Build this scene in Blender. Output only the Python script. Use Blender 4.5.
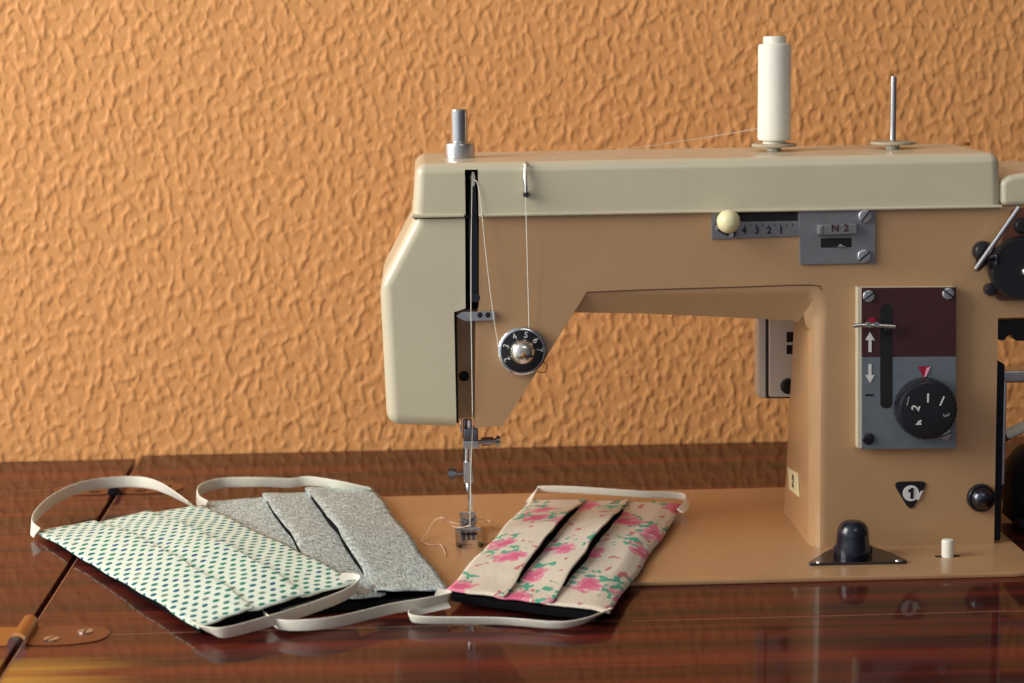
import bpy, bmesh, math, random
from mathutils import Vector, Matrix, noise

for o in list(bpy.data.objects): bpy.data.objects.remove(o)
S = bpy.context.scene
COL = S.collection
rnd = random.Random(7)

# ------------------------------------------------------------------ camera
BED = 0.753            # top of the machine bed
TAB = 0.7505           # table surface
FPX = 2050.0           # focal length in pixels of a 1024 px wide frame
CAM = Vector((0, 0, BED + 0.257))
YAW, PITCH, ROLL = math.radians(2.5), math.radians(8.8), math.radians(0.75)
ROT = Matrix.Rotation(-YAW, 3, 'Z') @ Matrix.Rotation(math.pi/2 - PITCH, 3, 'X') @ Matrix.Rotation(-ROLL, 3, 'Z')
cd = bpy.data.cameras.new('camera'); cam = bpy.data.objects.new('camera', cd); COL.objects.link(cam)
cam.matrix_world = Matrix.Translation(CAM) @ ROT.to_4x4()
cd.sensor_width = 36; cd.lens = 36*FPX/1024; cd.clip_start = 0.01
cd.dof.use_dof = True; cd.dof.focus_distance = 1.0; cd.dof.aperture_fstop = 11
S.camera = cam

# ------------------------------------------------------------------ light
w = bpy.data.worlds.new('room_light'); S.world = w; w.use_nodes = True
bg = w.node_tree.nodes['Background']
# daylight side of the room on the left, dim side on the right
wn = w.node_tree; wtc = wn.nodes.new('ShaderNodeTexCoord'); wsx = wn.nodes.new('ShaderNodeSeparateXYZ'); wr = wn.nodes.new('ShaderNodeMapRange')
wcr = wn.nodes.new('ShaderNodeValToRGB')
wn.links.new(wtc.outputs['Generated'], wsx.inputs[0]); wn.links.new(wsx.outputs[0], wr.inputs[0])
wr.inputs[1].default_value = -1; wr.inputs[2].default_value = 1
e = wcr.color_ramp.elements
e[0].position, e[0].color = 0.0, (0.95, 1.0, 1.05, 1); e[1].position, e[1].color = 1.0, (0.05, 0.045, 0.05, 1)
for p_, c_ in ((0.22, (0.85, 0.9, 0.98, 1)), (0.48, (0.30, 0.31, 0.34, 1)), (0.62, (0.16, 0.155, 0.165, 1))):
    x_ = e.new(p_); x_.color = c_
wn.links.new(wr.outputs[0], wcr.inputs[0]); wn.links.new(wcr.outputs[0], bg.inputs[0]); bg.inputs[1].default_value = 0.80

def area(name, loc, target, sx, sy, power, color):
    l = bpy.data.lights.new(name, 'AREA'); l.shape = 'RECTANGLE'; l.size = sx; l.size_y = sy
    l.energy = power; l.color = color
    o = bpy.data.objects.new(name, l); COL.objects.link(o)
    o.location = loc
    o.rotation_euler = (Vector(target) - Vector(loc)).to_track_quat('-Z', 'Y').to_euler()
    return o
area('window_light', (-1.38, 0.52, 1.52), (0.05, 1.15, 0.9), 0.9, 1.0, 29.5, (1.0, 0.98, 0.92))
area('front_fill_light', (0.5, -0.9, 2.2), (0.15, 1.0, 0.9), 0.8, 0.8, 3.6, (1.0, 0.92, 0.82))  # weak warm fill added from the front, no lamp stands there
S.view_settings.view_transform = 'Standard'; S.view_settings.look = 'None'
S.view_settings.gamma = 1; S.view_settings.use_curve_mapping = False
S.view_settings.exposure = 0.0

# ------------------------------------------------------------------ pixel of the 1024x683 photo -> point in the place
def ray(px, py): return ROT @ Vector(((px-512)/FPX, -(py-341.5)/FPX, -1))
def at(px, py, Y):
    d = ray(px, py); return CAM + d*(Y/d.y)
def atz(px, py, z):
    d = ray(px, py); return CAM + d*((z-CAM.z)/d.z)
def atx(px, py, x):
    d = ray(px, py); return CAM + d*(x/d.x)
F = 0.975              # front face of arm and pillar
MM = 0.001

# ------------------------------------------------------------------ materials
def srgb(r, g, b):
    f = lambda c: (c/255/12.92) if c/255 <= 0.04045 else ((c/255+0.055)/1.055)**2.4
    return (f(r), f(g), f(b), 1)
def mat(name, col, rough=0.5, metal=0.0, coat=0.0, coat_rough=0.1, spec=0.5):
    m = bpy.data.materials.new(name); m.use_nodes = True
    b = m.node_tree.nodes['Principled BSDF']
    b.inputs['Base Color'].default_value = col if len(col) == 4 else (*col, 1)
    b.inputs['Roughness'].default_value = rough; b.inputs['Metallic'].default_value = metal
    b.inputs['Coat Weight'].default_value = coat; b.inputs['Coat Roughness'].default_value = coat_rough
    b.inputs['Specular IOR Level'].default_value = spec
    return m
def nodes(m):
    nt = m.node_tree
    def N(t, **kw):
        n = nt.nodes.new(t)
        for k, v in kw.items():
            if k.startswith('i_'):
                key = k[2:]; key = int(key) if key.isdigit() else key.replace('_', ' ')
                n.inputs[key].default_value = v
            else: setattr(n, k, v)
        return n
    return nt, N, nt.links.new, nt.nodes['Principled BSDF']
def ramp(N, stops, interp='LINEAR'):
    r = N('ShaderNodeValToRGB'); e = r.color_ramp.elements; r.color_ramp.interpolation = interp
    e[0].position, e[0].color = stops[0]; e[1].position, e[1].color = stops[1]
    for p, c in stops[2:]:
        x = e.new(p); x.color = c
    return r
def math_(N, L, op, a, b=None, c=None):
    n = N('ShaderNodeMath', operation=op)
    for i, v in enumerate((a, b, c)):
        if v is None: continue
        if isinstance(v, (int, float)): n.inputs[i].default_value = v
        else: L(v, n.inputs[i])
    return n.outputs[0]
def speckled(name, col, amt=0.06, scale=60, **kw):
    """paint with faint unevenness"""
    m = mat(name, col, **kw); nt, N, L, b = nodes(m)
    tc = N('ShaderNodeTexCoord'); nz = N('ShaderNodeTexNoise', i_Scale=scale, i_Detail=4.0)
    L(tc.outputs['Object'], nz.inputs['Vector'])
    lo = tuple(c*(1-amt) for c in col[:3]) + (1,); hi = tuple(min(1, c*(1+amt)) for c in col[:3]) + (1,)
    r = ramp(N, [(0.3, lo), (0.7, hi)]); L(nz.outputs['Fac'], r.inputs[0]); L(r.outputs[0], b.inputs['Base Color'])
    return m

# wall: orange painted woodchip paper
M_wall = mat('orange_textured_wallpaper', srgb(226, 160, 100), 0.6, spec=0.3)
nt, N, L, b = nodes(M_wall)
tc = N('ShaderNodeTexCoord')
n1 = N('ShaderNodeTexNoise', i_Scale=205.0, i_Detail=0.6, i_Roughness=0.5, i_Distortion=0.25)
n2 = N('ShaderNodeTexNoise', i_Scale=70.0, i_Detail=3.0, i_Roughness=0.5, i_Distortion=0.2)
mp = N('ShaderNodeMapping'); mp.inputs['Scale'].default_value = (1.0, 1.0, 0.72); mp.inputs['Rotation'].default_value = (0, 0.35, 0)
L(tc.outputs['Object'], mp.inputs[0]); L(mp.outputs[0], n1.inputs['Vector']); L(mp.outputs[0], n2.inputs['Vector'])
r1 = ramp(N, [(0.40, (0, 0, 0, 1)), (0.80, (1, 1, 1, 1))], 'EASE'); L(n1.outputs['Fac'], r1.inputs[0])
hsum = math_(N, L, 'MULTIPLY_ADD', n2.outputs['Fac'], 0.8, r1.outputs[0])
bp = N('ShaderNodeBump', i_Strength=0.55, i_Distance=0.0016); L(hsum, bp.inputs['Height']); L(bp.outputs[0], b.inputs['Normal'])
n3 = N('ShaderNodeTexNoise', i_Scale=2.5, i_Detail=3.0); L(tc.outputs['Object'], n3.inputs['Vector'])
r3 = ramp(N, [(0.3, srgb(224, 157, 95)), (0.7, srgb(231, 164, 101))]); L(n3.outputs['Fac'], r3.inputs[0]); L(r3.outputs[0], b.inputs['Base Color'])

# lacquered wood, grain along X
def wood(name, dark, mid, light, coat=0.56, yellow_patch=None):
    m = mat(name, mid, 0.5, coat=coat, coat_rough=0.05, spec=0.15); m.node_tree.nodes['Principled BSDF'].inputs['Coat IOR'].default_value = 1.36; nt, N, L, b = nodes(m)
    tc = N('ShaderNodeTexCoord')
    mp = N('ShaderNodeMapping'); mp.inputs['Scale'].default_value = (1.4, 62, 30); L(tc.outputs['Object'], mp.inputs[0])
    a = N('ShaderNodeTexNoise', i_Scale=1.0, i_Detail=4.0, i_Roughness=0.6, i_Distortion=0.3); L(mp.outputs[0], a.inputs['Vector'])
    mp2 = N('ShaderNodeMapping'); mp2.inputs['Scale'].default_value = (9, 420, 200); L(tc.outputs['Object'], mp2.inputs[0])
    c = N('ShaderNodeTexNoise', i_Scale=1.0, i_Detail=3.0); L(mp2.outputs[0], c.inputs['Vector'])
    f = math_(N, L, 'MULTIPLY_ADD', c.outputs['Fac'], 0.35, a.outputs['Fac'])
    r = ramp(N, [(0.52, dark), (0.64, mid), (0.84, light)]); L(f, r.inputs[0])
    out = r.outputs[0]
    if yellow_patch:
        # yellowish patch round one corner, its edge broken up by the grain
        (cx, cy, rx, ry) = yellow_patch
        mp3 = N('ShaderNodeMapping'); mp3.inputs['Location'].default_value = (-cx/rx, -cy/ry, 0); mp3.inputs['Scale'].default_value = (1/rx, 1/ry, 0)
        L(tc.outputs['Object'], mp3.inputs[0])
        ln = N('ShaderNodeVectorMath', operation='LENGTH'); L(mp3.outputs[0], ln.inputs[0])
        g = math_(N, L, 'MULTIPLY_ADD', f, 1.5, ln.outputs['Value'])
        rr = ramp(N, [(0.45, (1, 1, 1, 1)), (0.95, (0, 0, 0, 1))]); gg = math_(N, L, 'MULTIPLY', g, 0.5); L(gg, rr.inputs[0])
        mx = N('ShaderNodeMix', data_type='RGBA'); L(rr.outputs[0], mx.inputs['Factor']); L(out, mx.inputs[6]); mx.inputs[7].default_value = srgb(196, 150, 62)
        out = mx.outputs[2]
    L(out, b.inputs['Base Color'])
    return m
W_D, W_M, W_L = srgb(24, 7, 8), srgb(62, 18, 14), srgb(100, 34, 22)
M_wood = wood('red_brown_lacquered_wood', W_D, W_M, W_L)
M_woodyellow = wood('red_brown_lacquered_wood_yellow_corner', W_D, W_M, W_L, yellow_patch=(-0.168-0.15, 0.808-1.0, 0.060, 0.036))
M_edge = mat('pale_worn_veneer_edge', srgb(150, 105, 80), 0.4)
M_gap = mat('dark_joint', (0.006, 0.004, 0.004), 0.8)
M_floor = wood('oak_floor', srgb(90, 60, 35), srgb(130, 92, 58), srgb(160, 120, 80), coat=0.2)

M_tan = speckled('tan_enamel', srgb(180, 142, 102), 0.04, 40, rough=0.34, coat=0.25, coat_rough=0.15)
M_bed = speckled('tan_bed_enamel', srgb(178, 138, 98), 0.05, 40, rough=0.36, coat=0.25, coat_rough=0.15)
M_cream = speckled('grey_beige_enamel', srgb(204, 194, 166), 0.03, 40, rough=0.33, coat=0.25, coat_rough=0.15)
M_ivory = mat('ivory_plastic', srgb(238, 228, 180), 0.3)
M_white = mat('white_plastic', srgb(235, 232, 215), 0.4)
M_chrome = mat('chrome', (0.72, 0.71, 0.70), 0.16, 1.0)
M_knobm = mat('bright_nickel', (0.86, 0.83, 0.74), 0.24, 1.0)
M_steel = speckled('brushed_steel', (0.60, 0.61, 0.63), 0.1, 200, rough=0.34, metal=1.0)
M_dsteel = mat('dark_steel', (0.09, 0.09, 0.11), 0.25, 1.0)
M_gun = mat('worn_dark_chrome', (0.30, 0.30, 0.33), 0.18, 1.0)
M_black = mat('black_plastic', (0.012, 0.012, 0.016), 0.28)
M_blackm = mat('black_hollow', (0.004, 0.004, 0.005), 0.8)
M_navy = mat('blue_black_enamel', (0.006, 0.007, 0.018), 0.22, coat=0.3)
M_grey = speckled('grey_anodised_plate', srgb(128, 127, 131), 0.07, 160, rough=0.42, metal=0.35)
M_bgrey = speckled('blue_grey_plate', srgb(112, 121, 129), 0.08, 150, rough=0.4, metal=0.25)
M_maroon = speckled('dark_maroon_plate', srgb(72, 40, 42), 0.08, 120, rough=0.3, metal=0.2)
M_red = mat('red_print', srgb(150, 25, 50), 0.4)
M_pink = mat('pink_print', srgb(240, 170, 190), 0.4)
M_whitep = mat('white_print', srgb(215, 215, 210), 0.5)
M_greyp = mat('grey_print', srgb(150, 150, 150), 0.5)
M_brown = mat('reddish_brown_metal', srgb(110, 66, 52), 0.4, 0.3)
M_motor = mat('matt_blue_black_casing', (0.008, 0.009, 0.018), 0.6, spec=0.25)
M_brass = mat('tarnished_brass', srgb(176, 128, 70), 0.38, 0.7)
M_hinge = mat('brown_hinge_metal', srgb(120, 74, 52), 0.3, 0.6)
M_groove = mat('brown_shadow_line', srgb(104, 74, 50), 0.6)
M_felt = mat('grey_beige_felt', srgb(178, 165, 138), 0.9)
M_thread = mat('white_thread', srgb(242, 238, 222), 0.7)
M_pthread = mat('pale_thread', srgb(225, 190, 165), 0.7)
M_lining = mat('black_lining', (0.0035, 0.0035, 0.005), 0.95, spec=0.1)
M_elastic = mat('white_elastic', srgb(236, 233, 217), 0.75)
nt, N, L, b = nodes(M_elastic)
tc = N('ShaderNodeTexCoord'); wv = N('ShaderNodeTexNoise', i_Scale=900.0); L(tc.outputs['Object'], wv.inputs['Vector'])
bp = N('ShaderNodeBump', i_Strength=0.4, i_Distance=0.0004); L(wv.outputs['Fac'], bp.inputs['Height']); L(bp.outputs[0], b.inputs['Normal'])
M_wound = mat('white_wound_thread', srgb(240, 236, 222), 0.65)
nt, N, L, b = nodes(M_wound)
tc = N('ShaderNodeTexCoord'); wv = N('ShaderNodeTexWave', bands_direction='Z', i_Scale=420.0, i_Distortion=1.2); L(tc.outputs['Object'], wv.inputs['Vector'])
nz = N('ShaderNodeTexNoise', i_Scale=1.0); mp = N('ShaderNodeMapping'); mp.inputs['Scale'].default_value = (20, 20, 260); L(tc.outputs['Object'], mp.inputs[0]); L(mp.outputs[0], nz.inputs['Vector'])
sm = math_(N, L, 'ADD', wv.outputs['Fac'], nz.outputs['Fac'])
bp = N('ShaderNodeBump', i_Strength=0.3, i_Distance=0.0005); L(sm, bp.inputs['Height']); L(bp.outputs[0], b.inputs['Normal'])

# fabrics, all driven by UV in metres
def weave(nt, N, L, b, uv, strength=0.4):
    ch = N('ShaderNodeTexNoise', i_Scale=1500.0); L(uv, ch.inputs['Vector'])
    big = N('ShaderNodeTexNoise', i_Scale=70.0, i_Detail=3.0); L(uv, big.inputs['Vector'])
    s = math_(N, L, 'MULTIPLY_ADD', big.outputs['Fac'], 2.0, ch.outputs['Fac'])
    bp = N('ShaderNodeBump', i_Strength=strength, i_Distance=0.0008); L(s, bp.inputs['Height']); L(bp.outputs[0], b.inputs['Normal'])
M_polka = mat('mint_white_cotton_with_green_dots', srgb(216, 226, 214), 0.85, spec=0.2)
nt, N, L, b = nodes(M_polka)
tc = N('ShaderNodeTexCoord'); uv = tc.outputs['UV']; sx = N('ShaderNodeSeparateXYZ'); L(uv, sx.inputs[0])
P = 0.0056
u = math_(N, L, 'DIVIDE', sx.outputs[0], P); v = math_(N, L, 'DIVIDE', sx.outputs[1], P)
fu = math_(N, L, 'FLOOR', u)
odd = math_(N, L, 'MULTIPLY', math_(N, L, 'MODULO', fu, 2.0), 0.5)
v2 = math_(N, L, 'ADD', v, odd)
du = math_(N, L, 'SUBTRACT', math_(N, L, 'FRACT', u), 0.5); dv = math_(N, L, 'SUBTRACT', math_(N, L, 'FRACT', v2), 0.5)
d2 = math_(N, L, 'ADD', math_(N, L, 'MULTIPLY', du, du), math_(N, L, 'MULTIPLY', dv, dv))
dot = math_(N, L, 'LESS_THAN', d2, 0.078)
cell = N('ShaderNodeCombineXYZ'); L(fu, cell.inputs[0]); L(math_(N, L, 'FLOOR', v2), cell.inputs[1])
wn = N('ShaderNodeTexWhiteNoise', noise_dimensions='2D'); L(cell.outputs[0], wn.inputs['Vector'])
cr = ramp(N, [(0.0, srgb(38, 128, 108)), (0.34, srgb(30, 108, 118)), (0.62, srgb(58, 122, 118)), (0.80, srgb(104, 134, 124)), (0.92, srgb(40, 92, 132))], 'CONSTANT'); L(wn.outputs['Value'], cr.inputs[0])
mx = N('ShaderNodeMix', data_type='RGBA'); L(dot, mx.inputs['Factor']); mx.inputs[6].default_value = srgb(212, 226, 212); L(cr.outputs[0], mx.inputs[7]); L(mx.outputs[2], b.inputs['Base Color'])
weave(nt, N, L, b, uv)

M_heather = mat('grey_heathered_linen', srgb(170, 172, 160), 0.9, spec=0.2)
nt, N, L, b = nodes(M_heather)
tc = N('ShaderNodeTexCoord'); uv = tc.outputs['UV']
ms = []
for sc in ((140, 900, 1), (900, 140, 1)):
    mp = N('ShaderNodeMapping'); mp.inputs['Scale'].default_value = sc; mp.inputs['Rotation'].default_value = (0, 0, 0.12); L(uv, mp.inputs[0])
    nz = N('ShaderNodeTexNoise', i_Scale=1.3, i_Detail=2.5, i_Roughness=0.65); L(mp.outputs[0], nz.inputs['Vector']); ms.append(nz.outputs['Fac'])
s = math_(N, L, 'ADD', ms[0], ms[1])
cr = ramp(N, [(0.40, srgb(118, 130, 130)), (0.50, srgb(180, 193, 190)), (0.62, srgb(234, 242, 238))]); L(math_(N, L, 'MULTIPLY', s, 0.5), cr.inputs[0]); L(cr.outputs[0], b.inputs['Base Color'])
bp = N('ShaderNodeBump', i_Strength=0.5, i_Distance=0.0006); L(s, bp.inputs['Height']); L(bp.outputs[0], b.inputs['Normal'])

M_floral = mat('cream_cotton_with_pink_roses', srgb(226, 204, 186), 0.85, spec=0.2)
nt, N, L, b = nodes(M_floral)
tc = N('ShaderNodeTexCoord'); uv = tc.outputs['UV']
wob = N('ShaderNodeTexNoise', i_Scale=95.0, i_Detail=3.0); L(uv, wob.inputs['Vector'])
wsub = N('ShaderNodeVectorMath', operation='SUBTRACT'); L(wob.outputs['Color'], wsub.inputs[0]); wsub.inputs[1].default_value = (0.5, 0.5, 0.5)
wsc = N('ShaderNodeVectorMath', operation='SCALE'); L(wsub.outputs[0], wsc.inputs[0]); wsc.inputs['Scale'].default_value = 0.022
wadd = N('ShaderNodeVectorMath', operation='ADD'); L(uv, wadd.inputs[0]); L(wsc.outputs[0], wadd.inputs[1])
def blobs(scale, lim, off):
    mp = N('ShaderNodeMapping'); mp.inputs['Scale'].default_value = (scale*0.8, scale*1.05, 1); mp.inputs['Location'].default_value = off; L(wadd.outputs[0], mp.inputs[0])
    vo = N('ShaderNodeTexVoronoi', voronoi_dimensions='2D', i_Scale=1.0, i_Randomness=0.75); L(mp.outputs[0], vo.inputs['Vector'])
    return math_(N, L, 'LESS_THAN', vo.outputs['Distance'], lim), vo
rose, vo = blobs(29, 0.235, (0.3, 0.1, 0)); leaf, _ = blobs(29, 0.33, (0.56, 0.30, 0)); bud, _ = blobs(62, 0.11, (0.2, 0.6, 0))
core = math_(N, L, 'LESS_THAN', vo.outputs['Distance'], 0.12)
nn = N('ShaderNodeTexNoise', i_Scale=170.0, i_Detail=2.0); L(uv, nn.inputs['Vector'])
leaf = math_(N, L, 'MULTIPLY', leaf, math_(N, L, 'GREATER_THAN', nn.outputs['Fac'], 0.52))
nr = N('ShaderNodeTexNoise', i_Scale=330.0, i_Detail=1.0); L(uv, nr.inputs['Vector'])
rose = math_(N, L, 'MULTIPLY', rose, math_(N, L, 'GREATER_THAN', nr.outputs['Fac'], 0.40))
base = N('ShaderNodeTexNoise', i_Scale=900.0); L(uv, base.inputs['Vector'])
br = ramp(N, [(0.3, srgb(204, 193, 175)), (0.7, srgb(224, 214, 196))]); L(base.outputs['Fac'], br.inputs[0])
def over(under, fac, col):
    mx = N('ShaderNodeMix', data_type='RGBA'); L(fac, mx.inputs['Factor']); L(under, mx.inputs[6]); mx.inputs[7].default_value = col
    return mx.outputs[2]
o1 = over(br.outputs[0], leaf, srgb(88, 166, 140)); o1 = over(o1, bud, srgb(196, 120, 128)); o1 = over(o1, rose, srgb(220, 132, 156)); o1 = over(o1, core, srgb(212, 106, 136))
L(o1, b.inputs['Base Color']); weave(nt, N, L, b, uv)

# ------------------------------------------------------------------ mesh helpers
def root_loc(p):
    v = Vector((0, 0, 0))
    while p: v = v + p.location; p = p.parent
    return v
def build(name, pieces, parent=None, smooth=40, origin=None):
    """pieces = [(bmesh in world space, material), ...] -> ONE mesh object"""
    out = bmesh.new(); mats = []
    uvs = any(bm.loops.layers.uv for bm, _ in pieces)
    for bm, m in pieces:
        if m not in mats: mats.append(m)
        i = mats.index(m)
        for f in bm.faces: f.material_index = i
        me = bpy.data.meshes.new('tmp'); bm.to_mesh(me); bm.free(); out.from_mesh(me); bpy.data.meshes.remove(me)
    off = root_loc(parent) if parent else (Vector(origin) if origin else Vector((0, 0, 0)))
    bmesh.ops.translate(out, verts=out.verts, vec=-off)
    bmesh.ops.recalc_face_normals(out, faces=out.faces)
    me = bpy.data.meshes.new(name); out.to_mesh(me); out.free()
    for m in mats: me.materials.append(m)
    for p in me.polygons: p.use_smooth = True
    me.set_sharp_from_angle(angle=math.radians(smooth))
    o = bpy.data.objects.new(name, me); COL.objects.link(o)
    wn_ = o.modifiers.new('normals', 'WEIGHTED_NORMAL'); wn_.keep_sharp = True; wn_.weight = 100
    if parent: o.parent = parent
    elif origin: o.location = origin
    return o
def thing(name, label, cat, loc, group=None):
    o = bpy.data.objects.new(name, None); COL.objects.link(o); o.location = loc; o.empty_display_size = 0.02
    o['label'] = label; o['category'] = cat
    if group: o['group'] = group
    return o
def tag(o, label, cat, group=None):
    o['label'] = label; o['category'] = cat
    if group: o['group'] = group
    return o
def struct(name, pieces):
    o = build(name, pieces); o['kind'] = 'structure'; return o
def bevel(bm, wd, seg=2, ang=30, keep=None, clamp=True):
    bm.normal_update()
    bmesh.ops.recalc_face_normals(bm, faces=bm.faces)
    ed = [e for e in bm.edges if len(e.link_faces) == 2 and e.calc_face_angle(0) > math.radians(ang) and (keep is None or keep((e.verts[0].co+e.verts[1].co)/2))]
    bmesh.ops.bevel(bm, geom=ed, offset=wd, segments=seg, profile=0.5, affect='EDGES', clamp_overlap=clamp)
    return bm
def box(x0, x1, y0, y1, z0, z1, bv=0, seg=2):
    bm = bmesh.new(); bmesh.ops.create_cube(bm, size=1)
    for v in bm.verts:
        v.co = Vector(((x0+x1)/2 + v.co.x*(x1-x0), (y0+y1)/2 + v.co.y*(y1-y0), (z0+z1)/2 + v.co.z*(z1-z0)))
    if bv: bevel(bm, bv, seg)
    return bm
def merge(*bms):
    out = bmesh.new()
    for bm in bms:
        me = bpy.data.meshes.new('tmp'); bm.to_mesh(me); bm.free(); out.from_mesh(me); bpy.data.meshes.remove(me)
    return out
def loft(loops, cap=True):
    bm = bmesh.new(); V = [[bm.verts.new(p) for p in lp] for lp in loops]; n = len(loops[0])
    for a, c in zip(V, V[1:]):
        for i in range(n): bm.faces.new((a[i], a[(i+1) % n], c[(i+1) % n], c[i]))
    if cap: bm.faces.new(V[0]); bm.faces.new(V[-1][::-1])
    bmesh.ops.recalc_face_normals(bm, faces=bm.faces)
    return bm
def rounded(pts, r, n=5):
    """round the corners of a closed 2-D polygon; r is one radius or a list"""
    out = []; k = len(pts)
    for i, p in enumerate(pts):
        rr = r[i] if isinstance(r, (list, tuple)) else r
        p = Vector(p); a = Vector(pts[i-1]) - p; c = Vector(pts[(i+1) % k]) - p
        la, lc = a.length, c.length
        if rr <= 0: out.append(p); continue
        d = min(rr, la*0.49, lc*0.49); a = p + a/la*d; c = p + c/lc*d
        for j in range(n+1):
            t = j/n; out.append(a*(1-t)**2 + p*2*t*(1-t) + c*t*t)
    return out
def cut(bm, cutter):
    """bm minus cutter"""
    obs = []
    for b_ in (bm, cutter):
        bmesh.ops.recalc_face_normals(b_, faces=b_.faces)
        me = bpy.data.meshes.new('tmp'); b_.to_mesh(me); b_.free()
        o = bpy.data.objects.new('tmp', me); COL.objects.link(o); obs.append(o)
    md = obs[0].modifiers.new('b', 'BOOLEAN'); md.object = obs[1]; md.operation = 'DIFFERENCE'; md.solver = 'EXACT'
    bpy.context.view_layer.update()
    me = bpy.data.meshes.new_from_object(obs[0].evaluated_get(bpy.context.evaluated_depsgraph_get()))
    out = bmesh.new(); out.from_mesh(me); bpy.data.meshes.remove(me)
    for o in obs:
        m_ = o.data; bpy.data.objects.remove(o); bpy.data.meshes.remove(m_)
    return out
def prismY(pts, y0, y1, bv=0, seg=2):
    """pts = (x, z) outline, extruded along Y"""
    bm = loft([[(p[0], y0, p[1]) for p in pts], [(p[0], y1, p[1]) for p in pts]])
    if bv: bevel(bm, bv, seg)
    return bm
def prismZ(pts, z0, z1, bv=0, seg=2):
    bm = loft([[(p[0], p[1], z0) for p in pts], [(p[0], p[1], z1) for p in pts]])
    if bv: bevel(bm, bv, seg)
    return bm
def pxpoly(pp, Y=F):
    o = [at(x, y, Y) for x, y in pp]; return [(p.x, p.z) for p in o]
def lathe(prof, org, axis=(0, 0, 1), n=40):
    """prof = [(radius, height along axis)]"""
    q = Vector((0, 0, 1)).rotation_difference(Vector(axis)); org = Vector(org)
    loops = [[org + q @ Vector((max(r, 1e-5)*math.cos(2*math.pi*i/n), max(r, 1e-5)*math.sin(2*math.pi*i/n), h)) for i in range(n)] for r, h in prof]
    return loft(loops)
def smooth_path(pts, n=8):
    pts = [Vector(p) for p in pts]; out = []
    for i in range(len(pts)-1):
        p0 = pts[max(i-1, 0)]; p1 = pts[i]; p2 = pts[i+1]; p3 = pts[min(i+2, len(pts)-1)]
        for j in range(n):
            t = j/n
            out.append(0.5*((2*p1) + (p2-p0)*t + (2*p0-5*p1+4*p2-p3)*t*t + (3*p1-p0-3*p2+p3)*t**3))
    return out + [pts[-1]]
def tube(pts, r, n=8):
    pts = [Vector(p) for p in pts]; loops = []; up = None
    for i, p in enumerate(pts):
        t = (pts[min(i+1, len(pts)-1)] - pts[max(i-1, 0)]).normalized()
        if up is None: up = t.orthogonal().normalized()
        up = (up - t*up.dot(t)).normalized(); s = t.cross(up)
        rr = r[i] if isinstance(r, (list, tuple)) else r
        loops.append([p + (up*math.cos(2*math.pi*k/n) + s*math.sin(2*math.pi*k/n))*rr for k in range(n)])
    return loft(loops)
def ribbon(pts, wd, th, tilt):
    """flat elastic; tilt 0 = on edge (upright), 1 = lying flat; one value or one per input point"""
    k = len(pts); sp = smooth_path(pts, 8); loops = []
    for i, p in enumerate(sp):
        t = (sp[min(i+1, len(sp)-1)] - sp[max(i-1, 0)]).normalized()
        side = t.cross(Vector((0, 0, 1))).normalized(); up = side.cross(t).normalized()
        s = i/(len(sp)-1)*(k-1); j = min(int(s), k-2); fr = s-j
        tl = tilt if isinstance(tilt, (int, float)) else tilt[j]*(1-fr) + tilt[j+1]*fr
        a = tl*math.pi/2
        wv_ = up*math.cos(a) + side*math.sin(a); nv = side*math.cos(a) - up*math.sin(a)
        h, q = wd/2, th/2
        loops.append([p+wv_*h+nv*q*.4, p+wv_*h*.6+nv*q, p-wv_*h*.6+nv*q, p-wv_*h+nv*q*.4, p-wv_*h-nv*q*.4, p-wv_*h*.6-nv*q, p+wv_*h*.6-nv*q, p+wv_*h-nv*q*.4])
    return loft(loops)
def text(s, size, org, y_out=0.0002, rot=0.0, thick=0.0003, bold=0.0, plane='front'):
    """lettering standing on a face that looks towards -Y (or -X), centred on org"""
    cu = bpy.data.curves.new('t', 'FONT'); cu.body = s; cu.size = size; cu.align_x = 'CENTER'; cu.align_y = 'CENTER'
    cu.extrude = thick/2; cu.offset = bold
    ob = bpy.data.objects.new('t', cu); COL.objects.link(ob)
    me = bpy.data.meshes.new_from_object(ob); bm = bmesh.new(); bm.from_mesh(me)
    bpy.data.objects.remove(ob); bpy.data.curves.remove(cu); bpy.data.meshes.remove(me)
    c, si = math.cos(rot), math.sin(rot)
    for v in bm.verts:
        x, y, z = v.co.x*c - v.co.y*si, v.co.x*si + v.co.y*c, v.co.z
        d = (x, -z - y_out, y) if plane == 'front' else (-z - y_out, -x, y)
        v.co = Vector(org) + Vector(d)
    return bm
def screw(c, r, h=0.0014, ang=0.6, axis='Y'):
    """slotted screw head facing -Y (or up), two half rounds over a dark slot floor"""
    c = Vector(c); pc = []
    for sg in (0, 1):
        a0 = ang + sg*math.pi; pts = []
        for k in range(13):
            a = a0 + 0.16 + (math.pi-0.32)*k/12; pts.append((math.cos(a)*r, math.sin(a)*r))
        def mk(h0, h1, s0, s1):
            if axis == 'Y': return [[(c.x+x*s, c.y-h, c.z+y*s) for x, y in pts] for h, s in ((h0, s0), (h1, s0), (h1+h*0.3, s1))]
            return [[(c.x+x*s, c.y+y*s, c.z+h) for x, y in pts] for h, s in ((h0, s0), (h1, s0), (h1+h*0.3, s1))]
        pc.append(loft(mk(0, h*0.7, 1.0, 0.8)))
    ax = (0, -1, 0) if axis == 'Y' else (0, 0, 1)
    return merge(*pc), lathe([(r*0.97, 0), (r*0.97, h*0.45)], c, ax, 24)

# ------------------------------------------------------------------ setting
struct('wall_back', [(box(-1.6, 1.9, 1.2485, 1.33, 0, 2.5), M_wall)])
struct('floor', [(box(-1.6, 1.9, -0.6, 1.2485, -0.04, 0), M_floor)])

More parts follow.
